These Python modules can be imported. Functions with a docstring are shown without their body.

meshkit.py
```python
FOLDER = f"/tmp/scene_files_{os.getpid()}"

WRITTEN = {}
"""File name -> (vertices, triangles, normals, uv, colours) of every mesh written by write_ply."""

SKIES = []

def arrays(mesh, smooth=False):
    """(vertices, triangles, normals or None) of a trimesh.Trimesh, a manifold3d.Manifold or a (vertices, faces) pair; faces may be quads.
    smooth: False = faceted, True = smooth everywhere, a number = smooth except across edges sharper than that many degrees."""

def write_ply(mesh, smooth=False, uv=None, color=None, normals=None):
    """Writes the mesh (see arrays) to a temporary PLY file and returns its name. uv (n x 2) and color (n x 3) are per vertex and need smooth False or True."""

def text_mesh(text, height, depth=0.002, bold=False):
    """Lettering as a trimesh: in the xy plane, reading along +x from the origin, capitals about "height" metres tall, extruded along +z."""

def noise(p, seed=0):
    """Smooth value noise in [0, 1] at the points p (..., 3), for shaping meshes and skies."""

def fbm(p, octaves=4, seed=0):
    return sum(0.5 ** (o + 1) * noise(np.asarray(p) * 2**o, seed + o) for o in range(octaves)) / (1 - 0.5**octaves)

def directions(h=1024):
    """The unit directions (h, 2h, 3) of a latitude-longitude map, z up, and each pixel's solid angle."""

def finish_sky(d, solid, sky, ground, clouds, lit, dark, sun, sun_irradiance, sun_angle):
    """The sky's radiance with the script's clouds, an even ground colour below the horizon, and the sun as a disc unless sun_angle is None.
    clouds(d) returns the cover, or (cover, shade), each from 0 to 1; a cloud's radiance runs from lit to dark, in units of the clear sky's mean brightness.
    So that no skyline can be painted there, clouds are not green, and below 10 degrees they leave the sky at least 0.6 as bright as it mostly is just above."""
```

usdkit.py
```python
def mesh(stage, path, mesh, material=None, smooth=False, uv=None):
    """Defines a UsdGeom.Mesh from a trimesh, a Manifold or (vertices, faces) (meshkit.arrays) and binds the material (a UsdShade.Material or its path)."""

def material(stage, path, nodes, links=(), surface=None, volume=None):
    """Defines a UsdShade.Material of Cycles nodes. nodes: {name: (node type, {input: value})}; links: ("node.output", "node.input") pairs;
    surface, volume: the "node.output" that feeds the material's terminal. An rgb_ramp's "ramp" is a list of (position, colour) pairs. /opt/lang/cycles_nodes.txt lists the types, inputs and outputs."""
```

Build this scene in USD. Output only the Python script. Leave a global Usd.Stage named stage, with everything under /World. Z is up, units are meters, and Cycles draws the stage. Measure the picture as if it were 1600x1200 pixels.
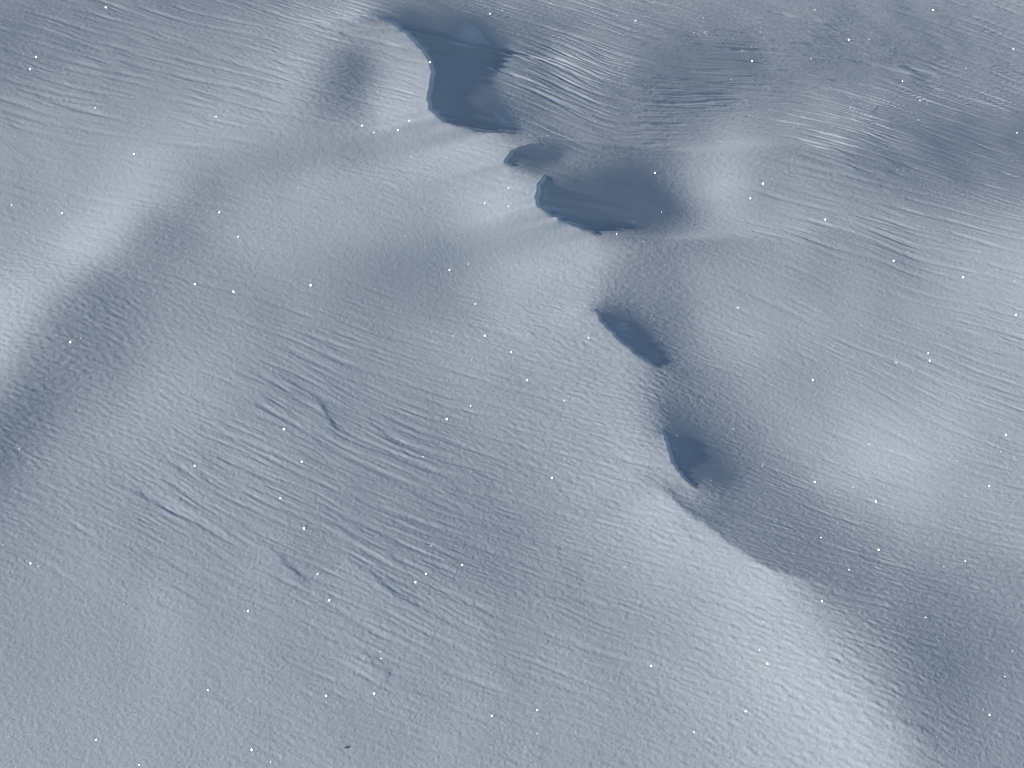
import math
import numpy as np
from scipy.interpolate import RBFInterpolator
from scipy.ndimage import map_coordinates, gaussian_filter
import usdkit, meshkit
from pxr import Usd, UsdGeom, UsdLux, UsdShade, Gf, Sdf, Vt

stage = Usd.Stage.CreateInMemory()
UsdGeom.SetStageUpAxis(stage, UsdGeom.Tokens.z)
UsdGeom.SetStageMetersPerUnit(stage, 1.0)
UsdGeom.Xform.Define(stage, '/World')
UsdGeom.Scope.Define(stage, '/World/Looks')

# ------------------------------------------------------------------ camera
CAM_H, PITCH, HFOV = 1.6, math.radians(46), math.radians(48)
HT, VT_ = math.tan(HFOV / 2), math.tan(HFOV / 2) * 0.75
cam = UsdGeom.Camera.Define(stage, '/World/camera')
cam.AddTranslateOp().Set(Gf.Vec3d(0, 0, CAM_H))
cam.AddRotateXOp().Set(90 - math.degrees(PITCH))
FOC = 40.0
cam.CreateFocalLengthAttr(FOC)
cam.CreateHorizontalApertureAttr(2 * FOC * HT)
cam.CreateVerticalApertureAttr(2 * FOC * VT_)
cam.CreateClippingRangeAttr(Gf.Vec2f(0.05, 2000))
cam.CreateExposureAttr(-0.35)

# ------------------------------------------------------------------ sky and sun
SUN_EL, SUN_A = math.radians(22), math.radians(12)     # sun at the left, a little behind the camera
to_sun = np.array([-math.cos(SUN_A) * math.cos(SUN_EL), -math.sin(SUN_A) * math.cos(SUN_EL), math.sin(SUN_EL)])
sky_mat = usdkit.material(stage, '/World/Looks/sky', {
    'tex': ('sky_texture', {'sky_type': 'single_scattering', 'sun_disc': False, 'aerosol_density': 0.4, 'ozone_density': 2.0, 'sun_elevation': SUN_EL,
                            'sun_rotation': math.atan2(to_sun[0], to_sun[1])}),
    'bg': ('background_shader', {'strength': 0.07})}, [('tex.color', 'bg.color')], surface='bg.background')
dome = UsdLux.DomeLight.Define(stage, '/World/sky')
UsdShade.MaterialBindingAPI.Apply(dome.GetPrim()).Bind(sky_mat)
dome.GetPrim().SetCustomDataByKey('kind', 'structure')
sun = UsdLux.DistantLight.Define(stage, '/World/sun')
sun.CreateNormalizeAttr(True)
sun.CreateIntensityAttr(1.0)
sun.CreateAngleAttr(0.55)
sun.CreateColorAttr(Gf.Vec3f(1.0, 0.96, 0.90))
q = Gf.Rotation(Gf.Vec3d(0, 0, 1), Gf.Vec3d(*map(float, to_sun))).GetQuat()
sun.AddOrientOp().Set(Gf.Quatf(q))

# ------------------------------------------------------------------ picture <-> ground (numbers of the photograph: 1600 x 1200)
CP, SP = math.cos(PITCH), math.sin(PITCH)

def project(x, y, z):
    d = y * CP + (CAM_H - z) * SP                 # depth along the view
    up = y * SP - (CAM_H - z) * CP
    return 800 + 800 * x / d / HT, 600 - 600 * up / d / VT_

def ground(u, v, z=0.0):
    a, b = (np.asarray(u, float) - 800) / 800 * HT, (600 - np.asarray(v, float)) / 600 * VT_
    dy, dz = CP + b * SP, -SP + b * CP
    t = (z - CAM_H) / dz
    return a * t, dy * t

# ------------------------------------------------------------------ relief of the snow: slopes towards the sun, read along rows of the view
ROWS = {
    -60: [(-80, 153), (200, 148), (500, 145), (800, 139), (1100, 143), (1400, 140), (1680, 143)],
    0: [(-60, 143), (0, 149), (100, 145), (200, 148), (300, 145), (400, 146), (500, 153), (560, 153), (610, 135), (700, 130), (800, 141), (900, 146), (1000, 144), (1100, 144), (1200, 142), (1300, 138), (1400, 136), (1500, 139), (1600, 143), (1680, 143)],
    50: [(0, 139), (150, 143), (300, 143), (450, 153), (560, 161), (620, 164), (830, 127), (900, 134), (1000, 133), (1100, 130), (1200, 138), (1350, 133), (1500, 133), (1600, 139)],
    100: [(-60, 144), (0, 144), (100, 146), (200, 150), (300, 154), (400, 160), (490, 162), (552, 126), (600, 164), (650, 173), (840, 132), (900, 136), (960, 131), (1140, 113), (1200, 124), (1300, 126), (1400, 126), (1500, 131), (1600, 135), (1680, 144)],
    150: [(0, 154), (150, 158), (300, 160), (400, 164), (480, 160), (530, 130), (590, 171), (640, 179), (840, 130), (900, 133), (950, 129), (1050, 122), (1150, 131), (1300, 135), (1400, 127), (1500, 129), (1600, 130)],
    200: [(-60, 163), (0, 164), (100, 164), (200, 166), (300, 169), (400, 170), (490, 154), (540, 148), (600, 180), (680, 182), (740, 178), (840, 132), (900, 133), (1000, 132), (1100, 137), (1200, 142), (1300, 140), (1400, 122), (1500, 114), (1600, 117), (1680, 120)],
    250: [(0, 170), (120, 171), (250, 179), (340, 172), (420, 162), (520, 169), (620, 174), (720, 178), (775, 176), (900, 141), (960, 134), (1040, 138), (1090, 169), (1130, 176), (1180, 163), (1250, 151), (1400, 132), (1500, 124), (1600, 123)],
    300: [(-60, 169), (0, 170), (100, 174), (170, 185), (225, 189), (275, 168), (310, 154), (370, 164), (430, 172), (520, 173), (620, 172), (720, 180), (800, 184), (825, 180), (1080, 157), (1125, 178), (1200, 158), (1300, 152), (1400, 140), (1500, 136), (1600, 136), (1680, 137)],
    350: [(0, 170), (80, 176), (150, 190), (190, 188), (230, 163), (270, 153), (330, 166), (420, 172), (520, 171), (620, 164), (720, 172), (800, 186), (860, 184), (1000, 134), (1060, 140), (1130, 155), (1250, 158), (1400, 151), (1500, 152), (1600, 153)],
    400: [(-60, 172), (0, 174), (60, 183), (120, 191), (160, 185), (200, 160), (250, 155), (320, 162), (420, 167), (520, 165), (620, 154), (690, 156), (750, 172), (800, 186), (880, 186), (930, 182), (965, 166), (1000, 150), (1050, 152), (1120, 158), (1200, 164), (1300, 158), (1400, 155), (1500, 168), (1600, 170), (1680, 171)],
    450: [(0, 189), (60, 182), (110, 166), (150, 148), (220, 151), (300, 161), (420, 162), (520, 159), (620, 152), (700, 158), (790, 176), (860, 178), (920, 172), (960, 146), (1010, 146), (1100, 160), (1250, 160), (1400, 156), (1500, 166), (1600, 170)],
    500: [(-60, 193), (0, 194), (45, 180), (90, 155), (140, 150), (190, 154), (250, 161), (330, 164), (420, 162), (500, 159), (600, 155), (700, 158), (800, 168), (880, 173), (918, 172), (1040, 138), (1100, 156), (1200, 163), (1300, 158), (1400, 159), (1500, 164), (1600, 170), (1680, 170)],
    560: [(0, 189), (40, 158), (80, 149), (130, 148), (180, 154), (250, 167), (340, 167), (420, 158), (520, 155), (620, 158), (720, 164), (820, 167), (920, 170), (985, 168), (1060, 140), (1120, 154), (1250, 161), (1400, 160), (1500, 160), (1600, 166)],
    620: [(-60, 165), (0, 154), (40, 141), (90, 146), (150, 158), (220, 170), (300, 171), (380, 162), (460, 155), (540, 153), (640, 158), (740, 162), (850, 166), (950, 168), (1000, 158), (1030, 138), (1090, 134), (1150, 152), (1250, 158), (1400, 164), (1500, 166), (1600, 160), (1680, 160)],
    700: [(-60, 132), (0, 137), (50, 149), (110, 162), (200, 169), (300, 165), (400, 162), (500, 155), (600, 151), (700, 150), (800, 156), (900, 166), (980, 174), (1015, 168), (1165, 136), (1210, 152), (1280, 166), (1360, 177), (1440, 176), (1540, 166), (1600, 164), (1680, 162)],
    760: [(0, 146), (80, 162), (180, 164), (300, 164), (420, 160), (540, 154), (660, 150), (780, 154), (880, 164), (970, 174), (1040, 184), (1190, 136), (1260, 154), (1350, 172), (1450, 172), (1600, 164)],
    830: [(-60, 158), (0, 159), (100, 165), (220, 161), (340, 164), (460, 159), (580, 153), (700, 148), (800, 150), (880, 160), (980, 172), (1060, 182), (1100, 184), (1250, 132), (1320, 144), (1400, 156), (1500, 158), (1600, 162), (1680, 162)],
    900: [(0, 163), (100, 167), (220, 168), (340, 164), (460, 159), (600, 157), (720, 152), (800, 148), (880, 154), (960, 164), (1050, 174), (1130, 180), (1200, 186), (1330, 136), (1400, 142), (1500, 150), (1600, 150)],
    960: [(-60, 163), (0, 163), (150, 167), (300, 167), (450, 164), (600, 161), (720, 160), (820, 154), (900, 156), (1000, 164), (1100, 174), (1190, 182), (1250, 178), (1300, 160), (1350, 144), (1420, 138), (1500, 142), (1600, 148), (1680, 150)],
    1030: [(0, 165), (150, 169), (300, 168), (450, 164), (600, 163), (750, 162), (900, 162), (1010, 166), (1110, 176), (1200, 185), (1270, 184), (1330, 168), (1390, 146), (1450, 133), (1530, 136), (1600, 144)],
    1100: [(-60, 166), (0, 167), (150, 171), (300, 169), (450, 166), (600, 164), (750, 164), (900, 163), (1020, 165), (1120, 174), (1210, 182), (1290, 187), (1350, 180), (1400, 156), (1450, 138), (1520, 140), (1600, 149), (1680, 148)],
    1170: [(0, 171), (200, 172), (400, 168), (600, 166), (800, 165), (950, 164), (1080, 169), (1190, 178), (1290, 187), (1360, 186), (1420, 169), (1470, 148), (1530, 147), (1600, 149)],
    1260: [(-80, 169), (200, 171), (500, 167), (800, 165), (1080, 168), (1250, 182), (1370, 184), (1450, 161), (1550, 148), (1680, 149)],
}
LIN = lambda g: np.where(g > 10.3, ((np.asarray(g, float) / 255 + 0.055) / 1.055) ** 2.4, 0)
G_SHADE, G_FLAT = LIN(104.0), LIN(167.0)
pts = np.array([(u, v) for v, row in ROWS.items() for u, _ in row], float)
val = np.array([g for row in ROWS.values() for _, g in row], float)
rbf = RBFInterpolator(pts, val, kernel='thin_plate_spline', smoothing=20.0, neighbors=60)
CU, CV = np.arange(-100, 1721, 10.0), np.arange(-100, 1321, 10.0)
gu, gv = np.meshgrid(CU, CV)
base = np.clip(gaussian_filter(rbf(np.stack([gu.ravel(), gv.ravel()], 1)).reshape(gu.shape), 0.8), 112, 196)
TBASE = (LIN(base) - G_SHADE) / (G_FLAT - G_SHADE)

# hollows on the far side of the drift's edge: outline from the first to the last point of the crest, then the soft side; slope value, softness
HOLLOWS = [
    ([(585, 24), (612, 36), (640, 58), (663, 84), (674, 112), (668, 150), (672, 170), (690, 187), (715, 197), (760, 204), (806, 209)],
     [(812, 198), (802, 174), (785, 148), (777, 122), (780, 98), (792, 78), (796, 62), (775, 42), (745, 22), (700, 14), (640, 10)], (0.045, 1.9, 4), 13),
    ([(848, 224), (822, 228), (800, 236), (789, 252), (800, 262)], [(836, 272), (876, 254), (888, 232), (868, 220)], (0.04, 1.3, 3.5), 12),
    ([(852, 272), (843, 284), (838, 303), (840, 322), (868, 340), (903, 356), (938, 367)],
     [(962, 369), (985, 366), (1035, 356), (1068, 334), (1054, 300), (1022, 262), (985, 252), (940, 262), (900, 262), (864, 268)], (0.03, 2.1, 4), 20),
    ([(930, 480), (938, 500), (955, 520), (978, 541), (1002, 560), (1030, 577)], [(1052, 572), (1046, 540), (1024, 506), (992, 482), (954, 470)], (0.04, 1.1, 3.5), 16),
    ([(1034, 668), (1042, 695), (1050, 722), (1066, 746), (1090, 766)], [(1130, 780), (1154, 766), (1154, 738), (1132, 702), (1096, 664), (1060, 642), (1036, 640)], (0.04, 1.4, 3.5), 20),
    ([(1012, 745), (1060, 790), (1110, 826), (1165, 866), (1218, 895), (1285, 912)],
     [(1335, 895), (1305, 852), (1240, 806), (1180, 785), (1145, 796), (1100, 786), (1060, 756)], (0.46, 0.0, 7), 24),
]
SOFT_ONLY = [([(998, 84), (1050, 74), (1105, 84), (1112, 106), (1062, 122), (1008, 112)], 0.16, 18),
             ([(1100, 790), (1140, 780), (1160, 800), (1130, 815)], 0.25, 20)]

def seg_dist(px, py, line):
    """distance to a polyline, index of the nearest segment, signed side (positive to the left of travel in picture axes)"""
    best = np.full(px.shape, 1e9); idx = np.zeros(px.shape, int); side = np.zeros(px.shape); along = np.zeros(px.shape)
    run = 0.0
    for i in range(len(line) - 1):
        ax, ay = line[i]; bx, by = line[i + 1]
        dx, dy = bx - ax, by - ay
        L2 = dx * dx + dy * dy
        t = np.clip(((px - ax) * dx + (py - ay) * dy) / L2, 0, 1)
        d = np.hypot(px - ax - t * dx, py - ay - t * dy)
        m = d < best
        best = np.where(m, d, best); idx = np.where(m, i, idx)
        side = np.where(m, np.sign(dx * (py - ay) - dy * (px - ax)), side)
        along = np.where(m, run + t * math.sqrt(L2), along)
        run += math.sqrt(L2)
    return best, idx, side, along / run

def inside(px, py, poly):
    c = np.zeros(px.shape, bool)
    for i in range(len(poly)):
        (x0, y0), (x1, y1) = poly[i - 1], poly[i]
        if y0 != y1:
            c ^= ((y0 > py) != (y1 > py)) & (px < (x1 - x0) * (py - y0) / (y1 - y0) + x0)
    return c

def smooth_line(line, n=6):
    p = np.array(line, float); out = []
    for i in range(len(p) - 1):
        p0, p1, p2, p3 = p[max(i - 1, 0)], p[i], p[i + 1], p[min(i + 2, len(p) - 1)]
        for t in np.arange(n) / n:
            out.append(0.5 * (2 * p1 + (p2 - p0) * t + (2 * p0 - 5 * p1 + 4 * p2 - p3) * t * t + (3 * p1 - p0 - 3 * p2 + p3) * t ** 3))
    out.append(p[-1])
    return [tuple(x) for x in out]

def slope_value(u, v):
    t = map_coordinates(TBASE, [(v - CV[0]) / 10, (u - CU[0]) / 10], order=1, mode='nearest')
    for crest, soft, value, s in HOLLOWS:
        c = smooth_line(crest, 4)
        c = [(a + 1.5 * math.sin(0.37 * b + 0.11 * a), b + 1.2 * math.sin(0.41 * a - 0.2 * b)) for a, b in c]
        poly = c + soft
        a = np.array(poly)
        m = (u > a[:, 0].min() - 5 * s) & (u < a[:, 0].max() + 5 * s) & (v > a[:, 1].min() - 5 * s) & (v < a[:, 1].max() + 5 * s)
        px, py = u[m], v[m]
        if px.size == 0:
            continue
        d, i, _, _ = seg_dist(px, py, poly + [poly[0]])
        on_crest = i < len(c) - 1
        ins = inside(px, py, poly)
        sd = np.where(ins, d, -d)
        fr = np.clip(i / (len(c) - 1.0), 0, 1)
        endness = np.where(on_crest, np.clip(1 - np.minimum(fr, 1 - fr) / 0.13, 0, 1), 1.0)
        w = 1 / (1 + np.exp(-np.clip(sd / (1.1 + (0.5 * s - 1.1) * endness ** 1.5), -40, 40)))
        floor_, drop, wide = value                         # gentle floor, steep drop just behind the crest
        ca = np.array(c); sg = np.diff(ca, axis=0); sg /= np.linalg.norm(sg, axis=1, keepdims=True) + 1e-9
        across = np.clip(np.abs(sg[:, 0] * -0.16 - sg[:, 1] * 0.99), 0.3, 1)
        da = d / across[np.clip(i, 0, len(sg) - 1)]
        inner = np.where(on_crest & ins, floor_ - drop * np.exp(-(da / wide) ** 4), floor_)
        t[m] = t[m] * (1 - w) + inner * w
    for poly, value, s in SOFT_ONLY:
        a = np.array(poly)
        m = (u > a[:, 0].min() - 5 * s) & (u < a[:, 0].max() + 5 * s) & (v > a[:, 1].min() - 5 * s) & (v < a[:, 1].max() + 5 * s)
        px, py = u[m], v[m]
        if px.size == 0:
            continue
        d, _, _, _ = seg_dist(px, py, poly + [poly[0]])
        w = 1 / (1 + np.exp(-np.where(inside(px, py, poly), d, -d) / (0.5 * s)))
        t[m] = t[m] * (1 - w) + value * w
    return t

STEP = 0.0027
X0, X1, Y0, Y1 = -2.6, 2.6, 0.0, 4.9
gx, gy = np.arange(X0, X1, STEP), np.arange(Y0, Y1, STEP)
GX, GY = np.meshgrid(gx, gy)
kx, ky = np.meshgrid(np.fft.fftfreq(len(gx), STEP) * 2 * np.pi, np.fft.rfftfreq(len(gy), STEP) * 2 * np.pi, indexing='ij')
kx, ky = kx.T, ky.T
KL = kx * math.cos(SUN_A) + ky * math.sin(SUN_A)          # along the light, away from the sun
KT = -kx * math.sin(SUN_A) + ky * math.cos(SUN_A)
DEN = KL ** 2 + 0.08 * KT ** 2 + 0.6
fade_in = lambda a, lo, hi: np.clip((a - lo) / (hi - lo), 0, 1)
u0, v0 = project(GX, GY, 0)
H = np.zeros_like(GX)
extra = np.zeros_like(GX)
for it in range(8):
    u, v = project(GX, GY, H)
    w = fade_in(u, -260, -40) * fade_in(-u, -1860, -1640) * fade_in(v, -420, -170) * fade_in(-v, -1480, -1230)
    w = w * w * (3 - 2 * w)
    T = slope_value(np.clip(u, -100, 1700), np.clip(v, -100, 1300))
    G = math.tan(SUN_EL) * (T - 1) * w                     # rise along the light
    if it > 1:                                             # slopes that the smooth surface still misses, fed back
        sl = np.gradient(H, STEP, axis=1) * math.cos(SUN_A) + np.gradient(H, STEP, axis=0) * math.sin(SUN_A)
        extra += 1.0 * gaussian_filter((G - sl) * w, 0.06 / STEP)
    F = np.fft.fft(np.fft.rfft(G + extra, axis=0), axis=1)
    H = np.fft.irfft(np.fft.ifft(-1j * KL * F / DEN, axis=1), n=len(gy), axis=0)
DEN_NEAR = KL ** 2 + 0.005 * KT ** 2 + 4.0
for it in range(9):                                        # the hollows themselves, followed closely
    u, v = project(GX, GY, H)
    T = slope_value(np.clip(u, -100, 1700), np.clip(v, -100, 1300))
    near = np.zeros_like(GX)
    for crest_, soft_, _, s_ in HOLLOWS:
        a = np.array(crest_ + soft_)
        c0, r0 = (a.max(0) + a.min(0)) / 2, (a.max(0) - a.min(0)) / 2 + 15
        near = np.maximum(near, 1 / (1 + np.exp(np.clip((np.hypot((u - c0[0]) / r0[0], (v - c0[1]) / r0[1]) - 1.15) / 0.06, -40, 40))))
    sl = np.gradient(H, STEP, axis=1) * math.cos(SUN_A) + np.gradient(H, STEP, axis=0) * math.sin(SUN_A)
    res = gaussian_filter((math.tan(SUN_EL) * (T - 1) - sl) * near, 1.1)
    F = np.fft.fft(np.fft.rfft(res, axis=0), axis=1)
    H = H + 0.9 * np.fft.irfft(np.fft.ifft(-1j * KL * F / DEN_NEAR, axis=1), n=len(gy), axis=0)
H_BASE = H

def in_view(z=None):
    return project(GX, GY, H_BASE)
U, V = in_view()

# ------------------------------------------------------------------ wind ripples
def field(samples, smooth=0.0):
    a = np.array(samples, float)
    r = RBFInterpolator(a[:, :2], a[:, 2], kernel='linear', smoothing=smooth, neighbors=24)
    return gaussian_filter(r(np.stack([gu.ravel(), gv.ravel()], 1)).reshape(gu.shape), 2.5)

def at_view(f):
    return map_coordinates(f, [(np.clip(V, -90, 1310) - CV[0]) / 10, (np.clip(U, -90, 1710) - CU[0]) / 10], order=1, mode='nearest')

ANGLE = [(50, 60, 18), (100, 100, 15), (160, 110, 14), (300, 115, 11), (420, 85, 15), (540, 85, 17), (30, 145, 18), (120, 180, 8), (300, 180, 14), (620, 100, 18), (700, 100, 15), (850, 80, 18), (900, 130, 30), (900, 170, 30), (840, 185, 22),
         (1000, 195, -3), (1080, 160, 1), (1100, 100, 8), (1150, 130, 3), (1200, 60, 8), (1400, 100, 10), (1550, 90, 20), (1550, 130, 18), (1400, 190, 20), (1300, 250, 17), (1450, 230, 18), (1500, 330, 15), (1300, 320, 14), (1200, 400, 20),
         (1500, 450, 12), (1300, 490, 28), (1500, 600, 22), (1200, 600, 25), (1400, 700, 22), (1550, 800, 10), (1350, 850, 18), (1300, 950, 9), (1500, 930, 4), (1250, 1000, 20), (1400, 1050, 22), (1100, 900, 15), (1000, 700, 14), (950, 600, 10),
         (900, 480, 12), (800, 400, 15), (600, 500, 15), (700, 600, 15), (500, 600, 28), (600, 700, 25), (400, 700, 25), (300, 750, 35), (250, 850, 28), (450, 850, 22), (700, 800, 20), (600, 900, 25), (750, 950, 25), (800, 1050, 22), (600, 1050, 22),
         (450, 1000, 22), (900, 1100, 20), (700, 1150, 20), (200, 1000, 25), (100, 900, 25), (100, 560, 6), (150, 450, 20), (200, 350, 8), (300, 300, 5), (450, 250, 10), (550, 150, 10), (600, 280, 20), (700, 300, 20), (1550, 1150, 20), (30, 1150, 25)]
AMOUNT = [(150, 80, .8), (300, 100, .8), (450, 120, .6), (100, 140, .9), (200, 190, .45), (50, 30, .3), (300, 20, .4), (200, 260, .2), (400, 300, .2), (300, 320, .4), (550, 150, .4), (600, 250, .25), (640, 110, .5), (700, 240, .4), (800, 90, 1.0),
          (900, 150, 1.0), (950, 80, 1.0), (1000, 180, 1.1), (1100, 140, 1.1), (1250, 100, .9), (1400, 120, .9), (1550, 120, .7), (1300, 30, .55), (1500, 30, .45), (1100, 30, .5), (900, 20, .4), (800, 130, .8), (790, 165, .7), (850, 240, .3), (1150, 210, .3), (1230, 180, .45), (1400, 200, 1.0),
          (1500, 240, 1.1), (1300, 270, .9), (1500, 330, .9), (1200, 340, .45), (1350, 400, .5), (1550, 430, .5), (1130, 260, .05), (950, 310, .1), (730, 90, .08), (740, 160, .08), (1200, 500, .3), (1400, 550, .4), (1550, 620, .6), (1300, 650, .3), (1400, 700, .3),
          (1550, 800, .5), (1350, 830, .5), (1200, 780, .3), (1090, 720, .1), (990, 530, .1), (1450, 960, .5), (1400, 1050, .5), (1250, 1000, .35), (1200, 1100, .2), (1550, 1100, .2), (1050, 850, .5), (1000, 700, .5), (1000, 600, .5), (900, 600, .4), (800, 550, .5),
          (700, 650, .45), (600, 580, .5), (500, 530, .6), (450, 620, .7), (400, 700, .7), (300, 740, .7), (200, 720, .5), (200, 830, .6), (400, 850, .6), (550, 800, .7), (700, 800, .7), (800, 740, .6), (900, 800, .5), (650, 900, .8), (550, 920, .7), (750, 900, .7),
          (800, 1000, .6), (700, 1030, .6), (600, 1060, .6), (450, 1100, .3), (400, 950, .4), (250, 950, .2), (100, 1000, .1), (100, 900, .25), (200, 1100, .1), (300, 1180, .1), (700, 1150, .3), (900, 1080, .4), (950, 950, .4), (1050, 1050, .2), (800, 420, .12),
          (600, 400, .12), (450, 400, .12), (150, 450, .3), (100, 560, .4), (200, 600, .15), (250, 520, .2), (50, 400, .2), (850, 300, .25), (900, 400, .3), (250, 640, .12)]
rng = np.random.default_rng(11)
wander = gaussian_filter(rng.standard_normal(GX.shape), 0.03 / STEP); wander /= wander.std()
ang = np.radians(at_view(field(ANGLE)) + 2.0 * wander)
lit = gaussian_filter(np.clip((T - 0.08) / 0.2, 0, 1), 3)                   # wind marks are blurred inside the deep hollows
amp = np.clip(at_view(field(AMOUNT)), 0.05, 1.2) ** 1.1 * (0.05 + 0.95 * lit)
us, vs = project(GX, GY, gaussian_filter(H_BASE, 0.02 / STEP))          # a direction in view turned into one along the snow
vx_, vy_ = np.gradient(vs, axis=1), np.gradient(vs, axis=0)
ux_, uy_ = np.gradient(us, axis=1), np.gradient(us, axis=0)
det = np.sign(ux_ * vy_ - uy_ * vx_)
fx, fy = (vy_ * np.cos(ang) - uy_ * np.sin(ang)) * det, (ux_ * np.sin(ang) - vx_ * np.cos(ang)) * det
n_ = np.hypot(fx, fy); fx, fy = fx / n_, fy / n_
far = np.clip((GY - 0.9) / 2.0, 0, 1)

def streaks(seed, wave, length, ds):
    r = np.random.default_rng(seed).standard_normal(GX.shape)
    s = wave / STEP / 4
    n0 = gaussian_filter(r, s) - gaussian_filter(r, 2.2 * s)
    n0 /= n0.std()
    acc = n0.copy(); wsum = 1.0
    k = int(length / ds)
    for sg in (1, -1):
        ix, iy = np.meshgrid(np.arange(len(gx), dtype=np.float32), np.arange(len(gy), dtype=np.float32))
        for j in range(1, k + 1):
            vx = map_coordinates(fx, [iy, ix], order=0, mode='nearest'); vy = map_coordinates(fy, [iy, ix], order=0, mode='nearest')
            ix += sg * ds / STEP * vx; iy += sg * ds / STEP * vy
            wt = 0.5 + 0.5 * math.cos(math.pi * j / (k + 1))
            acc += wt * map_coordinates(n0, [iy, ix], order=1, mode='wrap')
    return acc / acc.std()

fine, mid, broad = streaks(3, 0.009, 0.035, 0.004), streaks(5, 0.014, 0.075, 0.007), streaks(8, 0.024, 0.13, 0.010)
pits = streaks(9, 0.008, 0.010, 0.003)
crest = lambda n: 0.4 * n + 0.75 * (0.8 - np.sqrt(n * n + 0.008))       # sharper on top than below
patch = gaussian_filter(rng.standard_normal(GX.shape), 0.05 / STEP); patch = np.clip(1 + 0.2 * patch / patch.std(), 0.4, 1.6)
chip = gaussian_filter(rng.standard_normal(GX.shape), 0.011 / STEP); patch = patch * np.clip(1 + 0.22 * chip / chip.std(), 0.3, 1.7)
ripple = amp * patch * (0.00026 * crest(fine) * (1 - 0.4 * far) + (0.00052 * crest(mid) * (0.75 + 0.35 * far)) + 0.00102 * crest(broad) * (0.32 + 0.68 * far)) * (1 + 1.0 * far)
swell = gaussian_filter(rng.standard_normal(GX.shape), 0.035 / STEP); swell /= swell.std()
ROUGH = [(100, 560, 1), (40, 640, .8), (170, 480, .8), (270, 370, .7), (530, 150, 1), (500, 220, .6), (980, 600, 1), (940, 430, .8), (1000, 680, .9), (1060, 560, .5), (1270, 1030, 1), (1340, 1080, 1), (1200, 950, .7), (1390, 1030, .7), (1150, 1100, .6), (1050, 950, .5), (1300, 1170, .7),
         (1200, 820, .4), (1580, 830, .6), (1500, 880, .5), (1150, 210, .5), (1060, 200, .5), (700, 220, .4), (620, 110, .5), (200, 1000, .12), (300, 1150, .12), (100, 900, .15), (500, 1000, .2), (700, 1100, .15), (900, 1050, .2), (600, 400, .15), (800, 350, .1), (400, 600, .15), (600, 700, .2),
         (700, 100, .05), (950, 310, .05), (1300, 500, .25), (1400, 680, .2), (1300, 120, .3), (200, 100, .3), (300, 230, .2), (150, 350, .3), (900, 150, .2), (1500, 1100, .3), (1450, 300, .25), (200, 780, .3)]
rough_amt = np.clip(at_view(field(ROUGH)) + 0.05, 0.05, 1.2) * (0.05 + 0.95 * lit)
H = H_BASE + ripple + 0.0005 * swell + 0.00028 * rough_amt * pits

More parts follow.
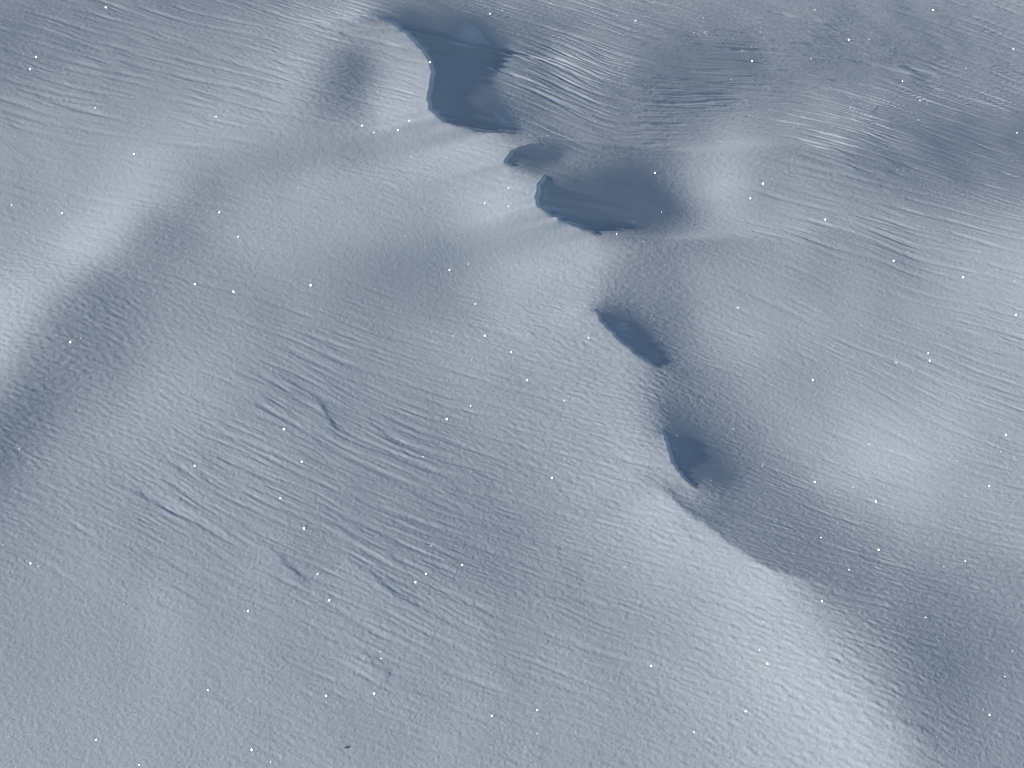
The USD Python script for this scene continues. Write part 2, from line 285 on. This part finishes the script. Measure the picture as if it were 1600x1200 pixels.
# ------------------------------------------------------------------ broken crust edges: the sunward side stands higher and drops on the far side
CRUST = [  # picture line, height in mm, tail in m
    ([(480, 608), (492, 620), (505, 636), (518, 656), (530, 672), (545, 684)], 3.2, .03), ([(548, 688), (580, 702), (612, 712), (640, 716)], 1.6, .03),
    ([(566, 645), (590, 668), (612, 690), (640, 705), (664, 714), (700, 730), (722, 722)], 3.0, .03), ([(722, 722), (745, 738), (775, 752)], 2.2, .03),
    ([(323, 648), (321, 660), (312, 670), (303, 680)], 3.0, .02), ([(282, 686), (281, 698), (288, 706), (296, 713)], 2.8, .02), ([(327, 619), (338, 627)], 2.2, .02), ([(361, 625), (372, 632), (384, 641)], 2.0, .02),
    ([(356, 536), (362, 548), (372, 556)], 2.2, .02), ([(365, 578), (385, 590), (420, 600), (445, 612)], 2.0, .03), ([(420, 575), (455, 596), (480, 604)], 1.6, .03),
    ([(200, 755), (222, 770), (236, 790), (245, 800)], 3.2, .03), ([(150, 715), (168, 728), (185, 735)], 2.2, .02), ([(215, 680), (240, 698), (270, 725), (300, 745)], 1.8, .03),
    ([(135, 840), (160, 855), (190, 862)], 1.8, .02), ([(412, 850), (432, 862), (450, 882), (470, 900), (485, 912)], 3.2, .035), ([(408, 880), (425, 892), (440, 905)], 1.8, .02),
    ([(470, 800), (500, 812), (540, 830), (575, 850), (632, 862)], 1.8, .03), ([(540, 868), (570, 890), (600, 910), (622, 930), (670, 952), (700, 962)], 3.0, .035),
    ([(745, 962), (770, 982), (800, 1000), (835, 1012)], 2.6, .03), ([(745, 1028), (770, 1040), (800, 1055), (825, 1072)], 3.0, .03), ([(852, 1100), (852, 1115), (850, 1130)], 2.0, .02), ([(818, 1152), (840, 1160), (858, 1168)], 2.4, .025),
    ([(570, 1015), (578, 1028), (598, 1040), (615, 1046)], 3.0, .025), ([(620, 1065), (640, 1078), (680, 1090), (715, 1100)], 2.2, .03), ([(670, 1130), (700, 1140), (722, 1142)], 2.0, .02),
    ([(330, 1085), (355, 1102), (400, 1118), (425, 1125)], 2.2, .03), ([(815, 705), (815, 715)], 2.4, .015), ([(822, 688), (845, 696), (870, 705)], 1.6, .025), ([(745, 642), (760, 640)], 2.4, .015),
    ([(620, 610), (650, 622), (690, 630)], 1.6, .025), ([(560, 505), (590, 520), (640, 535)], 1.6, .03), ([(540, 535), (560, 545)], 2.0, .02), ([(855, 875), (880, 885), (900, 900), (915, 912)], 2.2, .03), ([(830, 925), (870, 935), (930, 942)], 1.6, .03),
    ([(55, 52), (75, 62), (100, 72), (140, 88), (190, 98), (240, 108)], 2.6, .04), ([(160, 76), (185, 84)], 2.2, .02), ([(30, 140), (55, 146), (62, 156)], 2.0, .02), ([(250, 118), (290, 124), (330, 134)], 2.0, .03), ([(345, 70), (365, 74), (380, 80)], 1.8, .02), ([(350, 98), (372, 108)], 2.0, .02), ([(110, 120), (125, 130)], 1.8, .02),
    ([(1361, 180), (1372, 166), (1385, 164)], 3.4, .03), ([(1342, 200), (1360, 204), (1395, 212)], 3.0, .03), ([(1285, 222), (1310, 236), (1330, 246)], 3.0, .03), ([(1232, 244), (1250, 246), (1275, 254)], 3.0, .03), ([(1500, 204), (1520, 200)], 2.4, .02), ([(1385, 136), (1400, 146)], 2.2, .02),
    ([(1200, 66), (1220, 71), (1245, 74)], 2.4, .03), ([(1195, 108), (1235, 114), (1280, 118)], 3.0, .04), ([(1390, 112), (1420, 120), (1440, 124)], 2.8, .03), ([(1215, 362), (1240, 366), (1270, 380), (1310, 395)], 2.4, .04), ([(1268, 372), (1285, 378)], 2.4, .02),
    ([(1275, 477), (1300, 490), (1318, 502)], 2.6, .03), ([(1325, 514), (1350, 522), (1366, 530)], 2.4, .025), ([(1342, 546), (1365, 549)], 1.8, .02), ([(1225, 658), (1240, 668)], 2.2, .02), ([(1116, 282), (1120, 300)], 0.8, .01),
    ([(1295, 840), (1325, 856), (1360, 868)], 2.2, .03), ([(1460, 996), (1480, 1004), (1520, 1008)], 2.2, .03), ([(1380, 1118), (1420, 1128), (1465, 1148)], 2.4, .03), ([(1060, 815), (1085, 838), (1118, 860)], 2.6, .03),
    ([(895, 295), (930, 282)], 0.4, .01), ([(525, 225), (545, 245), (560, 255)], 1.8, .03), ([(530, 312), (560, 318), (600, 322)], 1.2, .03), ([(820, 510), (835, 520), (842, 535)], 1.8, .02), ([(800, 640), (860, 645), (910, 660)], 1.4, .03),
]
for line, mm, tail in CRUST:
    span = sum(math.hypot(b[0] - a[0], b[1] - a[1]) for a, b in zip(line, line[1:]))
    if span < 24:
        continue
    tail = min(tail, 0.00035 * span)
    L = np.array(smooth_line(line, 4))
    wob = np.random.default_rng(int(L[0, 0] * 7 + L[0, 1]))
    L = L + wob.normal(0, 0.8, L.shape)
    hz = np.array([H_BASE[np.unravel_index(np.argmin((U[::4, ::4] - a) ** 2 + (V[::4, ::4] - b) ** 2), U[::4, ::4].shape)[0] * 4,
                          np.unravel_index(np.argmin((U[::4, ::4] - a) ** 2 + (V[::4, ::4] - b) ** 2), U[::4, ::4].shape)[1] * 4] for a, b in L[::4]])
    hz = np.interp(np.arange(len(L)), np.arange(len(L))[::4], hz)
    lx, ly = ground(L[:, 0], L[:, 1], hz)
    i0, i1 = np.searchsorted(gx, [lx.min() - 3 * tail, lx.max() + 3 * tail]); j0, j1 = np.searchsorted(gy, [ly.min() - 3 * tail, ly.max() + 3 * tail])
    sx, sy = GX[j0:j1, i0:i1], GY[j0:j1, i0:i1]
    if sx.size == 0:
        continue
    d, _, side, along = seg_dist(sx, sy, list(zip(lx, ly)))
    mx, my = lx[-1] - lx[0], ly[-1] - ly[0]
    sunward = np.sign(mx * (-math.sin(SUN_A)) - my * (-math.cos(SUN_A)))      # which side of the line looks at the sun
    sd = d * side * (sunward if sunward != 0 else 1)
    taper = np.clip(np.sin(np.pi * np.clip(along, 0.0, 1.0)), 0, 1) ** 0.8
    prof = np.where(sd > 0, np.exp(-sd / tail), 0.0)
    prof = gaussian_filter(prof, 1.1)
    taper = taper * np.clip(0.75 + 0.35 * wander[j0:j1, i0:i1], 0.2, 1.3)
    edge = np.exp(-(d / 0.0035) ** 2)
    H[j0:j1, i0:i1] += 0.001 * mm * taper * (0.6 * prof - 0.1 * edge)

# ------------------------------------------------------------------ the ground sheet: fine where the view is, coarse out to the horizon
nv = 930
vv = np.linspace(1330, -190, nv)
yc = ground(np.full(nv, 800.0), vv)[1]
spread = lambda start, step, end, q: start + np.concatenate([[0.0], np.cumsum(step * q ** np.arange(1, int(math.log(1 + (end / step) * (q - 1)) / math.log(q)) + 2))])
y_far = spread(yc[-1], yc[-1] - yc[-2], 250.0, 1.12)[1:]
y_near = 2 * yc[0] - spread(yc[0], yc[1] - yc[0], 160.0, 1.15)[1:]
ys = np.concatenate([y_near[::-1], yc, y_far])
t_in = np.linspace(-1.16, 1.16, 1160)
t_out = spread(1.16, t_in[1] - t_in[0], 140.0, 1.12)[1:]
ts = np.concatenate([-t_out[::-1], t_in, t_out])
half = HT * (np.clip(ys, 0.35, 6.0) * CP + CAM_H * SP)
MX, MY = ts[None, :] * half[:, None], np.repeat(ys[:, None], len(ts), 1)
ii, jj = (MX - X0) / STEP, (MY - Y0) / STEP
ok = (MX > X0 + .05) & (MX < X1 - .05) & (MY > Y0 + .05) & (MY < Y1 - .05)
edge = np.clip(np.minimum(np.minimum(MX - X0, X1 - MX) / 0.9, np.minimum(MY - Y0, Y1 - MY) / 0.5), 0, 1)
edge = edge * edge * (3 - 2 * edge)
MZ = np.where(ok, map_coordinates(H, [np.clip(jj, 0, len(gy) - 1), np.clip(ii, 0, len(gx) - 1)], order=3, mode='nearest'), 0) * edge
dunes = meshkit.fbm(np.stack([MX * 0.7, MY * 0.9, 0 * MX], -1), 4, 5) - 0.5
away = np.clip((np.hypot(MX, MY - 1.7) - 2.2) / 4, 0, 1)
MZ += 0.14 * dunes * away * np.clip(1 - np.hypot(MX, MY) / 120, 0.1, 1)
g_in = ok & (edge > 0.2)
P = np.stack([MX * 1000 / 4.2, MY * 1000 / 3.6, 0 * MX], -1)[g_in]
grain = np.zeros_like(MZ)
grain[g_in] = (meshkit.noise(P, 21) - 0.5) + 0.6 * (meshkit.noise(P * 2.1, 22) - 0.5)
rough = np.ones_like(MZ)
shade = map_coordinates(lit, [np.clip(jj, 0, len(gy) - 1), np.clip(ii, 0, len(gx) - 1)], order=1, mode='nearest')
MZ += 0.0005 * grain * edge * (0.04 + 0.96 * shade)
nr, nc = MZ.shape
idx = np.arange(nr * nc).reshape(nr, nc)
quads = np.stack([idx[:-1, :-1], idx[:-1, 1:], idx[1:, 1:], idx[1:, :-1]], -1).reshape(-1, 4)
verts = np.stack([MX, MY, MZ], -1)
du, dv = np.gradient(verts, axis=1), np.gradient(verts, axis=0)
nrm = np.cross(du, dv); nrm /= np.linalg.norm(nrm, axis=-1, keepdims=True)

snow = usdkit.material(stage, '/World/Looks/snow', {
    'geo': ('geometry', {}),
    'n1': ('noise_texture', {'scale': 420.0, 'detail': 3.0, 'roughness': 0.65}),
    'n2': ('noise_texture', {'scale': 3.0, 'detail': 3.0, 'roughness': 0.6}),
    'tint': ('rgb_ramp', {'ramp': [(0.3, (0.79, 0.855, 0.925)), (0.7, (0.81, 0.87, 0.93))]}),
    'n3': ('noise_texture', {'scale': 260.0, 'detail': 2.0, 'roughness': 0.6}),
    'grit': ('rgb_ramp', {'ramp': [(0.3, (0.86, 0.868, 0.88)), (0.7, (1.0, 1.0, 1.0))]}),
    'mul': ('mix_color', {'blend_type': 'multiply', 'fac': 1.0}),
    'coarse': ('attribute', {'attribute': 'coarseness'}),
    'bump': ('bump', {'strength': 0.95, 'distance': 0.0012}),
    'p': ('principled_bsdf', {'roughness': 0.75, 'specular_ior_level': 0.2, 'diffuse_roughness': 0.3}),
}, [('geo.position', 'n1.vector'), ('geo.position', 'n2.vector'), ('n1.fac', 'bump.height'), ('coarse.fac', 'bump.strength'), ('n2.fac', 'tint.fac'),
    ('geo.position', 'n3.vector'), ('n3.fac', 'grit.fac'), ('tint.color', 'mul.a'), ('grit.color', 'mul.b'), ('mul.result', 'p.base_color'), ('bump.normal', 'p.normal')], surface='p.BSDF')
m = UsdGeom.Mesh.Define(stage, '/World/snow_ground')
m.CreatePointsAttr(Vt.Vec3fArray.FromNumpy(verts.reshape(-1, 3).astype(np.float32)))
m.CreateFaceVertexCountsAttr(Vt.IntArray.FromNumpy(np.full(len(quads), 4, np.int32)))
m.CreateFaceVertexIndicesAttr(Vt.IntArray.FromNumpy(quads.astype(np.int32).ravel()))
m.CreateSubdivisionSchemeAttr('none')
m.CreateNormalsAttr(Vt.Vec3fArray.FromNumpy(nrm.reshape(-1, 3).astype(np.float32)))
m.SetNormalsInterpolation('vertex')
UsdGeom.PrimvarsAPI(m).CreatePrimvar('coarseness', Sdf.ValueTypeNames.FloatArray, 'vertex').Set(Vt.FloatArray.FromNumpy((0.24 + 0.30 * shade.ravel()).astype(np.float32)))   # wind-sheltered snow in the hollows is smoother
UsdShade.MaterialBindingAPI.Apply(m.GetPrim()).Bind(snow)
m.GetPrim().SetCustomDataByKey('kind', 'structure')
m.GetPrim().SetCustomDataByKey('label', 'white wind-rippled snow with drifted hollows along a winding sharp-edged ridge')
m.GetPrim().SetCustomDataByKey('category', 'snow')

# ------------------------------------------------------------------ ice crystals on the surface
def surface(x, y):
    return map_coordinates(H, [(np.asarray(y) - Y0) / STEP, (np.asarray(x) - X0) / STEP], order=1, mode='nearest')

def on_snow(u, v):
    z = 0.0
    for _ in range(14):
        x, y = ground(u, v, z)
        z = 0.4 * z + 0.6 * float(surface([x], [y])[0])
    x, y = ground(u, v, z)
    return np.array([float(x), float(y), float(surface([x], [y])[0])])

def hex_plate(r, t, jag):
    a = np.arange(6) * math.pi / 3
    rr = r * np.asarray(jag)
    ring = lambda k, z: np.stack([k * rr * np.cos(a), k * rr * np.sin(a), np.full(6, z)], 1)
    v = np.vstack([ring(0.86, t), ring(1.0, 0.0), ring(0.86, -t)])
    f = [[0, i, i + 1] for i in range(1, 5)] + [[12, 12 + i + 1, 12 + i] for i in range(1, 5)]
    for o in (0, 6):
        for i in range(6):
            j = (i + 1) % 6
            f += [[o + i, o + 6 + i, o + 6 + j], [o + i, o + 6 + j, o + j]]
    return v, np.array(f)

def ice(path, rough, share):
    return usdkit.material(stage, path, {
        't': ('transparent_bsdf', {'color': (1, 1, 1)}),
        'g': ('glossy_bsdf', {'color': (0.95, 0.97, 1.0), 'roughness': rough}),
        'mix': ('mix_closure', {'fac': share})}, [('t.BSDF', 'mix.closure1'), ('g.BSDF', 'mix.closure2')], surface='mix.closure')
ice_clear, ice_fine = ice('/World/Looks/clear_ice', 0.26, 0.5), ice('/World/Looks/fine_ice', 0.36, 0.4)
ice_dull, ice_frosted = ice('/World/Looks/dull_ice', 0.36, 0.45), ice('/World/Looks/frosted_ice', 0.46, 0.55)

def frame(n, spin):
    n = n / np.linalg.norm(n)
    a = np.cross(n, [0.3, 0.9, 0.1]); a /= np.linalg.norm(a)
    b = np.cross(n, a)
    return np.stack([a * math.cos(spin) + b * math.sin(spin), b * math.cos(spin) - a * math.sin(spin), n], 1)

CROPS = [  # positions read from enlarged pieces of the photograph (left, top), sparkle size in brackets by order: large ones first
    (0, 0, 7, [(288, 987), (1016, 985), (620, 714), (1103, 1097), (1000, 541), (167, 265), (490, 36), (83, 110), (220, 62), (783, 180), (799, 175), (976, 185), (940, 113), (569, 210), (139, 321), (323, 411), (329, 433), (743, 352), (440, 500), (497, 532), (1177, 433), (1052, 402), (1230, 420), (1465, 560), (1501, 43), (526, 726), (964, 786), (1265, 798), (324, 858), (303, 903), (87, 901), (780, 938), (793, 976), (1080, 1073), (1472, 1171), (376, 793), (55, 950)]),
    (530, 0, 6, [(1462, 801), (325, 560), (1372, 97), (783, 957), (698, 65), (272, 608), (1283, 75), (1088, 175), (887, 217), (1100, 258), (887, 628), (967, 627), (1357, 638), (106, 583), (161, 615), (333, 723), (672, 754), (413, 835), (384, 855), (259, 897), (783, 871), (734, 906), (673, 941), (623, 990), (561, 1083), (738, 1087), (394, 1144), (175, 1144), (1029, 1141), (1411, 1118), (978, 16), (1368, 13)]),
    (1060, 0, 8, [(1551, 229), (341, 285), (333, 920), (789, 185), (884, 184), (1180, 48), (392, 851), (680, 1018), (632, 47), (1569, 60), (178, 113), (113, 82), (72, 152), (123, 149), (380, 148), (297, 237), (616, 402), (1037, 376), (1118, 464), (1399, 508), (1112, 558), (332, 535), (245, 623), (1358, 670), (192, 729), (1466, 928), (1232, 957), (584, 1063), (815, 1109), (464, 1113), (1360, 1170), (115, 846), (209, 855), (789, 1071)]),
    (0, 400, 8, [(1438, 137), (91, 893), (903, 131), (1397, 954), (1081, 167), (326, 400), (517, 823), (1315, 804), (295, 170), (583, 235), (1174, 322), (1047, 282), (773, 369), (964, 564), (779, 704), (1283, 357), (360, 1103), (946, 1165), (970, 1107), (591, 786), (1087, 789), (746, 625), (798, 838), (946, 833), (1267, 405), (902, 973), (1545, 970), (1200, 597), (1297, 1122), (650, 291)]),
    (530, 400, 6, [(510, 66), (1154, 380), (870, 576), (985, 1029), (498, 756), (674, 370), (597, 38), (599, 202), (961, 105), (1027, 95), (961, 235), (1144, 238), (527, 371), (795, 445), (1492, 386), (1567, 193), (609, 695), (609, 777), (1461, 726), (1082, 659), (1214, 846), (1316, 879), (1563, 832), (1047, 1030), (1425, 1027), (237, 1104), (388, 930)]),
    (1060, 400, 8, [(1163, 486), (631, 1046), (996, 23), (915, 1138), (622, 575), (1318, 100), (1562, 273), (1517, 829), (1555, 117), (676, 113), (737, 77), (274, 160), (193, 131), (276, 240), (634, 250), (847, 325), (1007, 493), (809, 466), (715, 418), (636, 639), (513, 753), (253, 801), (388, 972), (810, 1070), (882, 872), (1290, 947), (1253, 942), (1468, 765), (1438, 1066), (1495, 1114), (1587, 92), (1156, 451)]),
    (0, 795, 7, [(1408, 93), (1148, 474), (142, 254), (1510, 867), (446, 1071), (1165, 1117), (1525, 425), (272, 317), (434, 166), (1148, 192), (682, 387), (735, 399), (332, 428), (400, 441), (89, 496), (349, 620), (275, 629), (302, 674), (191, 834), (1207, 743), (1219, 730), (1278, 744), (935, 759), (1581, 833), (43, 1055), (666, 977), (895, 934), (1254, 1173), (1480, 1135), (1470, 303), (1124, 406)]),
    (530, 795, 6, [(708, 958), (402, 302), (353, 341), (162, 857), (916, 934), (1444, 729), (425, 172), (569, 260), (977, 400), (1190, 79), (1300, 90), (1322, 270), (189, 662), (194, 694), (11, 832), (822, 701), (723, 717), (1297, 846), (1322, 918), (1553, 939), (1570, 1028), (339, 1005), (916, 1040)]),
    (1060, 795, 5, [(664, 428), (926, 191), (412, 718), (312, 937), (1440, 955), (1230, 268), (738, 63), (307, 46), (660, 133), (790, 283), (1261, 438), (1145, 503), (836, 480), (305, 318), (393, 525), (212, 669), (268, 731), (376, 654), (850, 926), (1090, 973), (1512, 777), (1546, 660), (28, 140), (1328, 243), (1496, 247), (278, 846)]),
]

def zone(u, v):
    if v < 290 and u < 600: return 'rippled snow left of the largest hollow'
    if v < 470 and u < 560: return 'the long pale drift ridge at far left'
    if u < 620 and v < 640: return 'snow below the long left ridge'
    if u < 560: return 'smooth snow in the bottom left corner' if v > 870 else 'broken crust left of centre'
    if u < 960 and v < 470: return 'the bright slope before the two large hollows'
    if u > 960 and v < 130: return 'streaked snow along the top right edge'
    if u > 960 and v < 400: return 'strongly rippled snow at upper right'
    if u > 1010 and v < 860: return 'the smooth slope right of the small hollows'
    if u > 960: return 'the broad pale ridge at bottom right'
    return 'lightly rippled snow in the centre' if v < 820 else 'rippled crust at bottom centre'

r_ = np.random.default_rng(77)
glints = [(672, 98, 1.5, True)]
for cx, cy, big, ps in CROPS:
    for k, (a, b) in enumerate(ps):
        glints.append((cx + a * 0.3375, cy + b * 0.3375, r_.uniform(1.1, 1.5) if k < big else 0.45 + 0.5 * r_.random(), False))
by_zone, own = {}, {}
for k, (u, v, sz, special) in enumerate(glints):
    by_zone.setdefault((zone(u, v), sz >= 1.1), []).append(k)
for (zn, large), ks in by_zone.items():
    size = 'larger bright' if large else 'faint small'
    for word, key in (('leftmost', lambda k: glints[k][0]), ('rightmost', lambda k: -glints[k][0]), ('uppermost', lambda k: glints[k][1]), ('lowest', lambda k: -glints[k][1])):
        rest = [k for k in ks if k not in own and not glints[k][3]]
        best = min(ks, key=key)
        if best in rest:
            own[best] = word + ' ' + size + ' ice crystal on ' + zn
for k, (u, v, s, special) in enumerate(glints[:300]):
    p = on_snow(u, v)
    eye = np.array([0, 0, CAM_H]) - p
    dist = np.linalg.norm(eye)
    n = to_sun + eye / dist
    n = n / np.linalg.norm(n) + r_.normal(0, 0.03 if s < 1.1 else 0.012, 3)
    R = 0.00104 * s * (0.55 + 0.45 * dist / 2.2)
    V_, F_ = hex_plate(R, 0.12 * R, r_.uniform(0.85, 1.1, 6))
    rot = frame(n, r_.uniform(0, 1))
    name = 'ice_crystal' + ('' if k == 0 else '_%03d' % k)
    lift = R * 0.55
    mm_ = usdkit.mesh(stage, '/World/' + name, (V_ @ rot.T, F_), ice_clear if s > 1.0 or k % 3 == 0 else (ice_dull if k % 3 == 1 else ice_frosted))
    mm_.AddTranslateOp().Set(Gf.Vec3d(*map(float, p + np.array([0, 0, lift]))))
    pr = mm_.GetPrim()
    pr.SetCustomDataByKey('category', 'ice crystal')
    if special:
        pr.SetCustomDataByKey('label', 'bright glinting ice crystal on the sharp lip of the largest shadowed hollow')
    else:
        zn = zone(u, v)
        size = 'larger bright' if s >= 1.1 else 'faint small'
        pr.SetCustomDataByKey('label', own.get(k, size + ' ice crystal glinting on ' + zn))
        pr.SetCustomDataByKey('group', size + ' ice crystals on ' + zn)

N = 26000
xs, ysr = r_.uniform(-2.0, 2.0, N), r_.uniform(0.55, 3.9, N)
zs = surface(xs, ysr)
inst = UsdGeom.PointInstancer.Define(stage, '/World/snow_sparkle')
pv, pf = hex_plate(1.0, 0.12, [1, .95, 1.05, .9, 1, 1.02])
usdkit.mesh(stage, '/World/snow_sparkle/flake', (pv, pf), ice_fine)
inst.CreatePrototypesRel().SetTargets([Sdf.Path('/World/snow_sparkle/flake')])
sc = r_.uniform(0.0007, 0.0012, N)
inst.CreatePositionsAttr(Vt.Vec3fArray.FromNumpy(np.stack([xs, ysr, zs + 0.5 * sc], 1).astype(np.float32)))
inst.CreateScalesAttr(Vt.Vec3fArray.FromNumpy(np.repeat(sc[:, None], 3, 1).astype(np.float32)))
inst.CreateProtoIndicesAttr(Vt.IntArray.FromNumpy(np.zeros(N, np.int32)))
qs = r_.standard_normal((N, 4)); qs /= np.linalg.norm(qs, axis=1, keepdims=True)
inst.CreateOrientationsAttr(Vt.QuathArray([Gf.Quath(*map(float, q_)) for q_ in qs]))
inst.GetPrim().SetCustomDataByKey('kind', 'stuff')
inst.GetPrim().SetCustomDataByKey('label', 'loose scatter of minute ice flakes sprinkled over the whole snow surface')
inst.GetPrim().SetCustomDataByKey('category', 'ice flakes')

# ------------------------------------------------------------------ a scrap of plant litter near the bottom edge
from trimesh.creation import icosphere
p = on_snow(541, 1168)
s = icosphere(3, 1.0)
w = s.vertices.copy()
w[:, 2] *= 0.32
w[:, 1] *= 0.42 * (1 - 0.35 * w[:, 0])
w[:, 2] += 0.28 * w[:, 0] ** 2 - 0.10 * np.abs(w[:, 1])
w += 0.05 * (meshkit.noise(s.vertices * 3.1, 4)[:, None] - 0.5)
az = math.radians(38)
w = w * 0.0029 @ np.array([[math.cos(az), math.sin(az), 0], [-math.sin(az), math.cos(az), 0], [0, 0, 1]])
bark = usdkit.material(stage, '/World/Looks/dry_seed', {
    'n': ('noise_texture', {'scale': 900.0, 'detail': 3.0}), 'g': ('geometry', {}),
    'r': ('rgb_ramp', {'ramp': [(0.3, (0.20, 0.185, 0.18)), (0.7, (0.32, 0.30, 0.29))]}),
    'p': ('principled_bsdf', {'roughness': 0.7})},
    [('g.position', 'n.vector'), ('n.fac', 'r.fac'), ('r.color', 'p.base_color')], surface='p.BSDF')
sd_ = usdkit.mesh(stage, '/World/plant_scrap', (w, s.faces), bark, smooth=True)
sd_.AddTranslateOp().Set(Gf.Vec3d(float(p[0]), float(p[1]), float(p[2] + 0.0012)))
sd_.GetPrim().SetCustomDataByKey('label', 'tiny dark brown scrap of dry plant lying on the snow near the bottom edge')
sd_.GetPrim().SetCustomDataByKey('category', 'plant scrap')
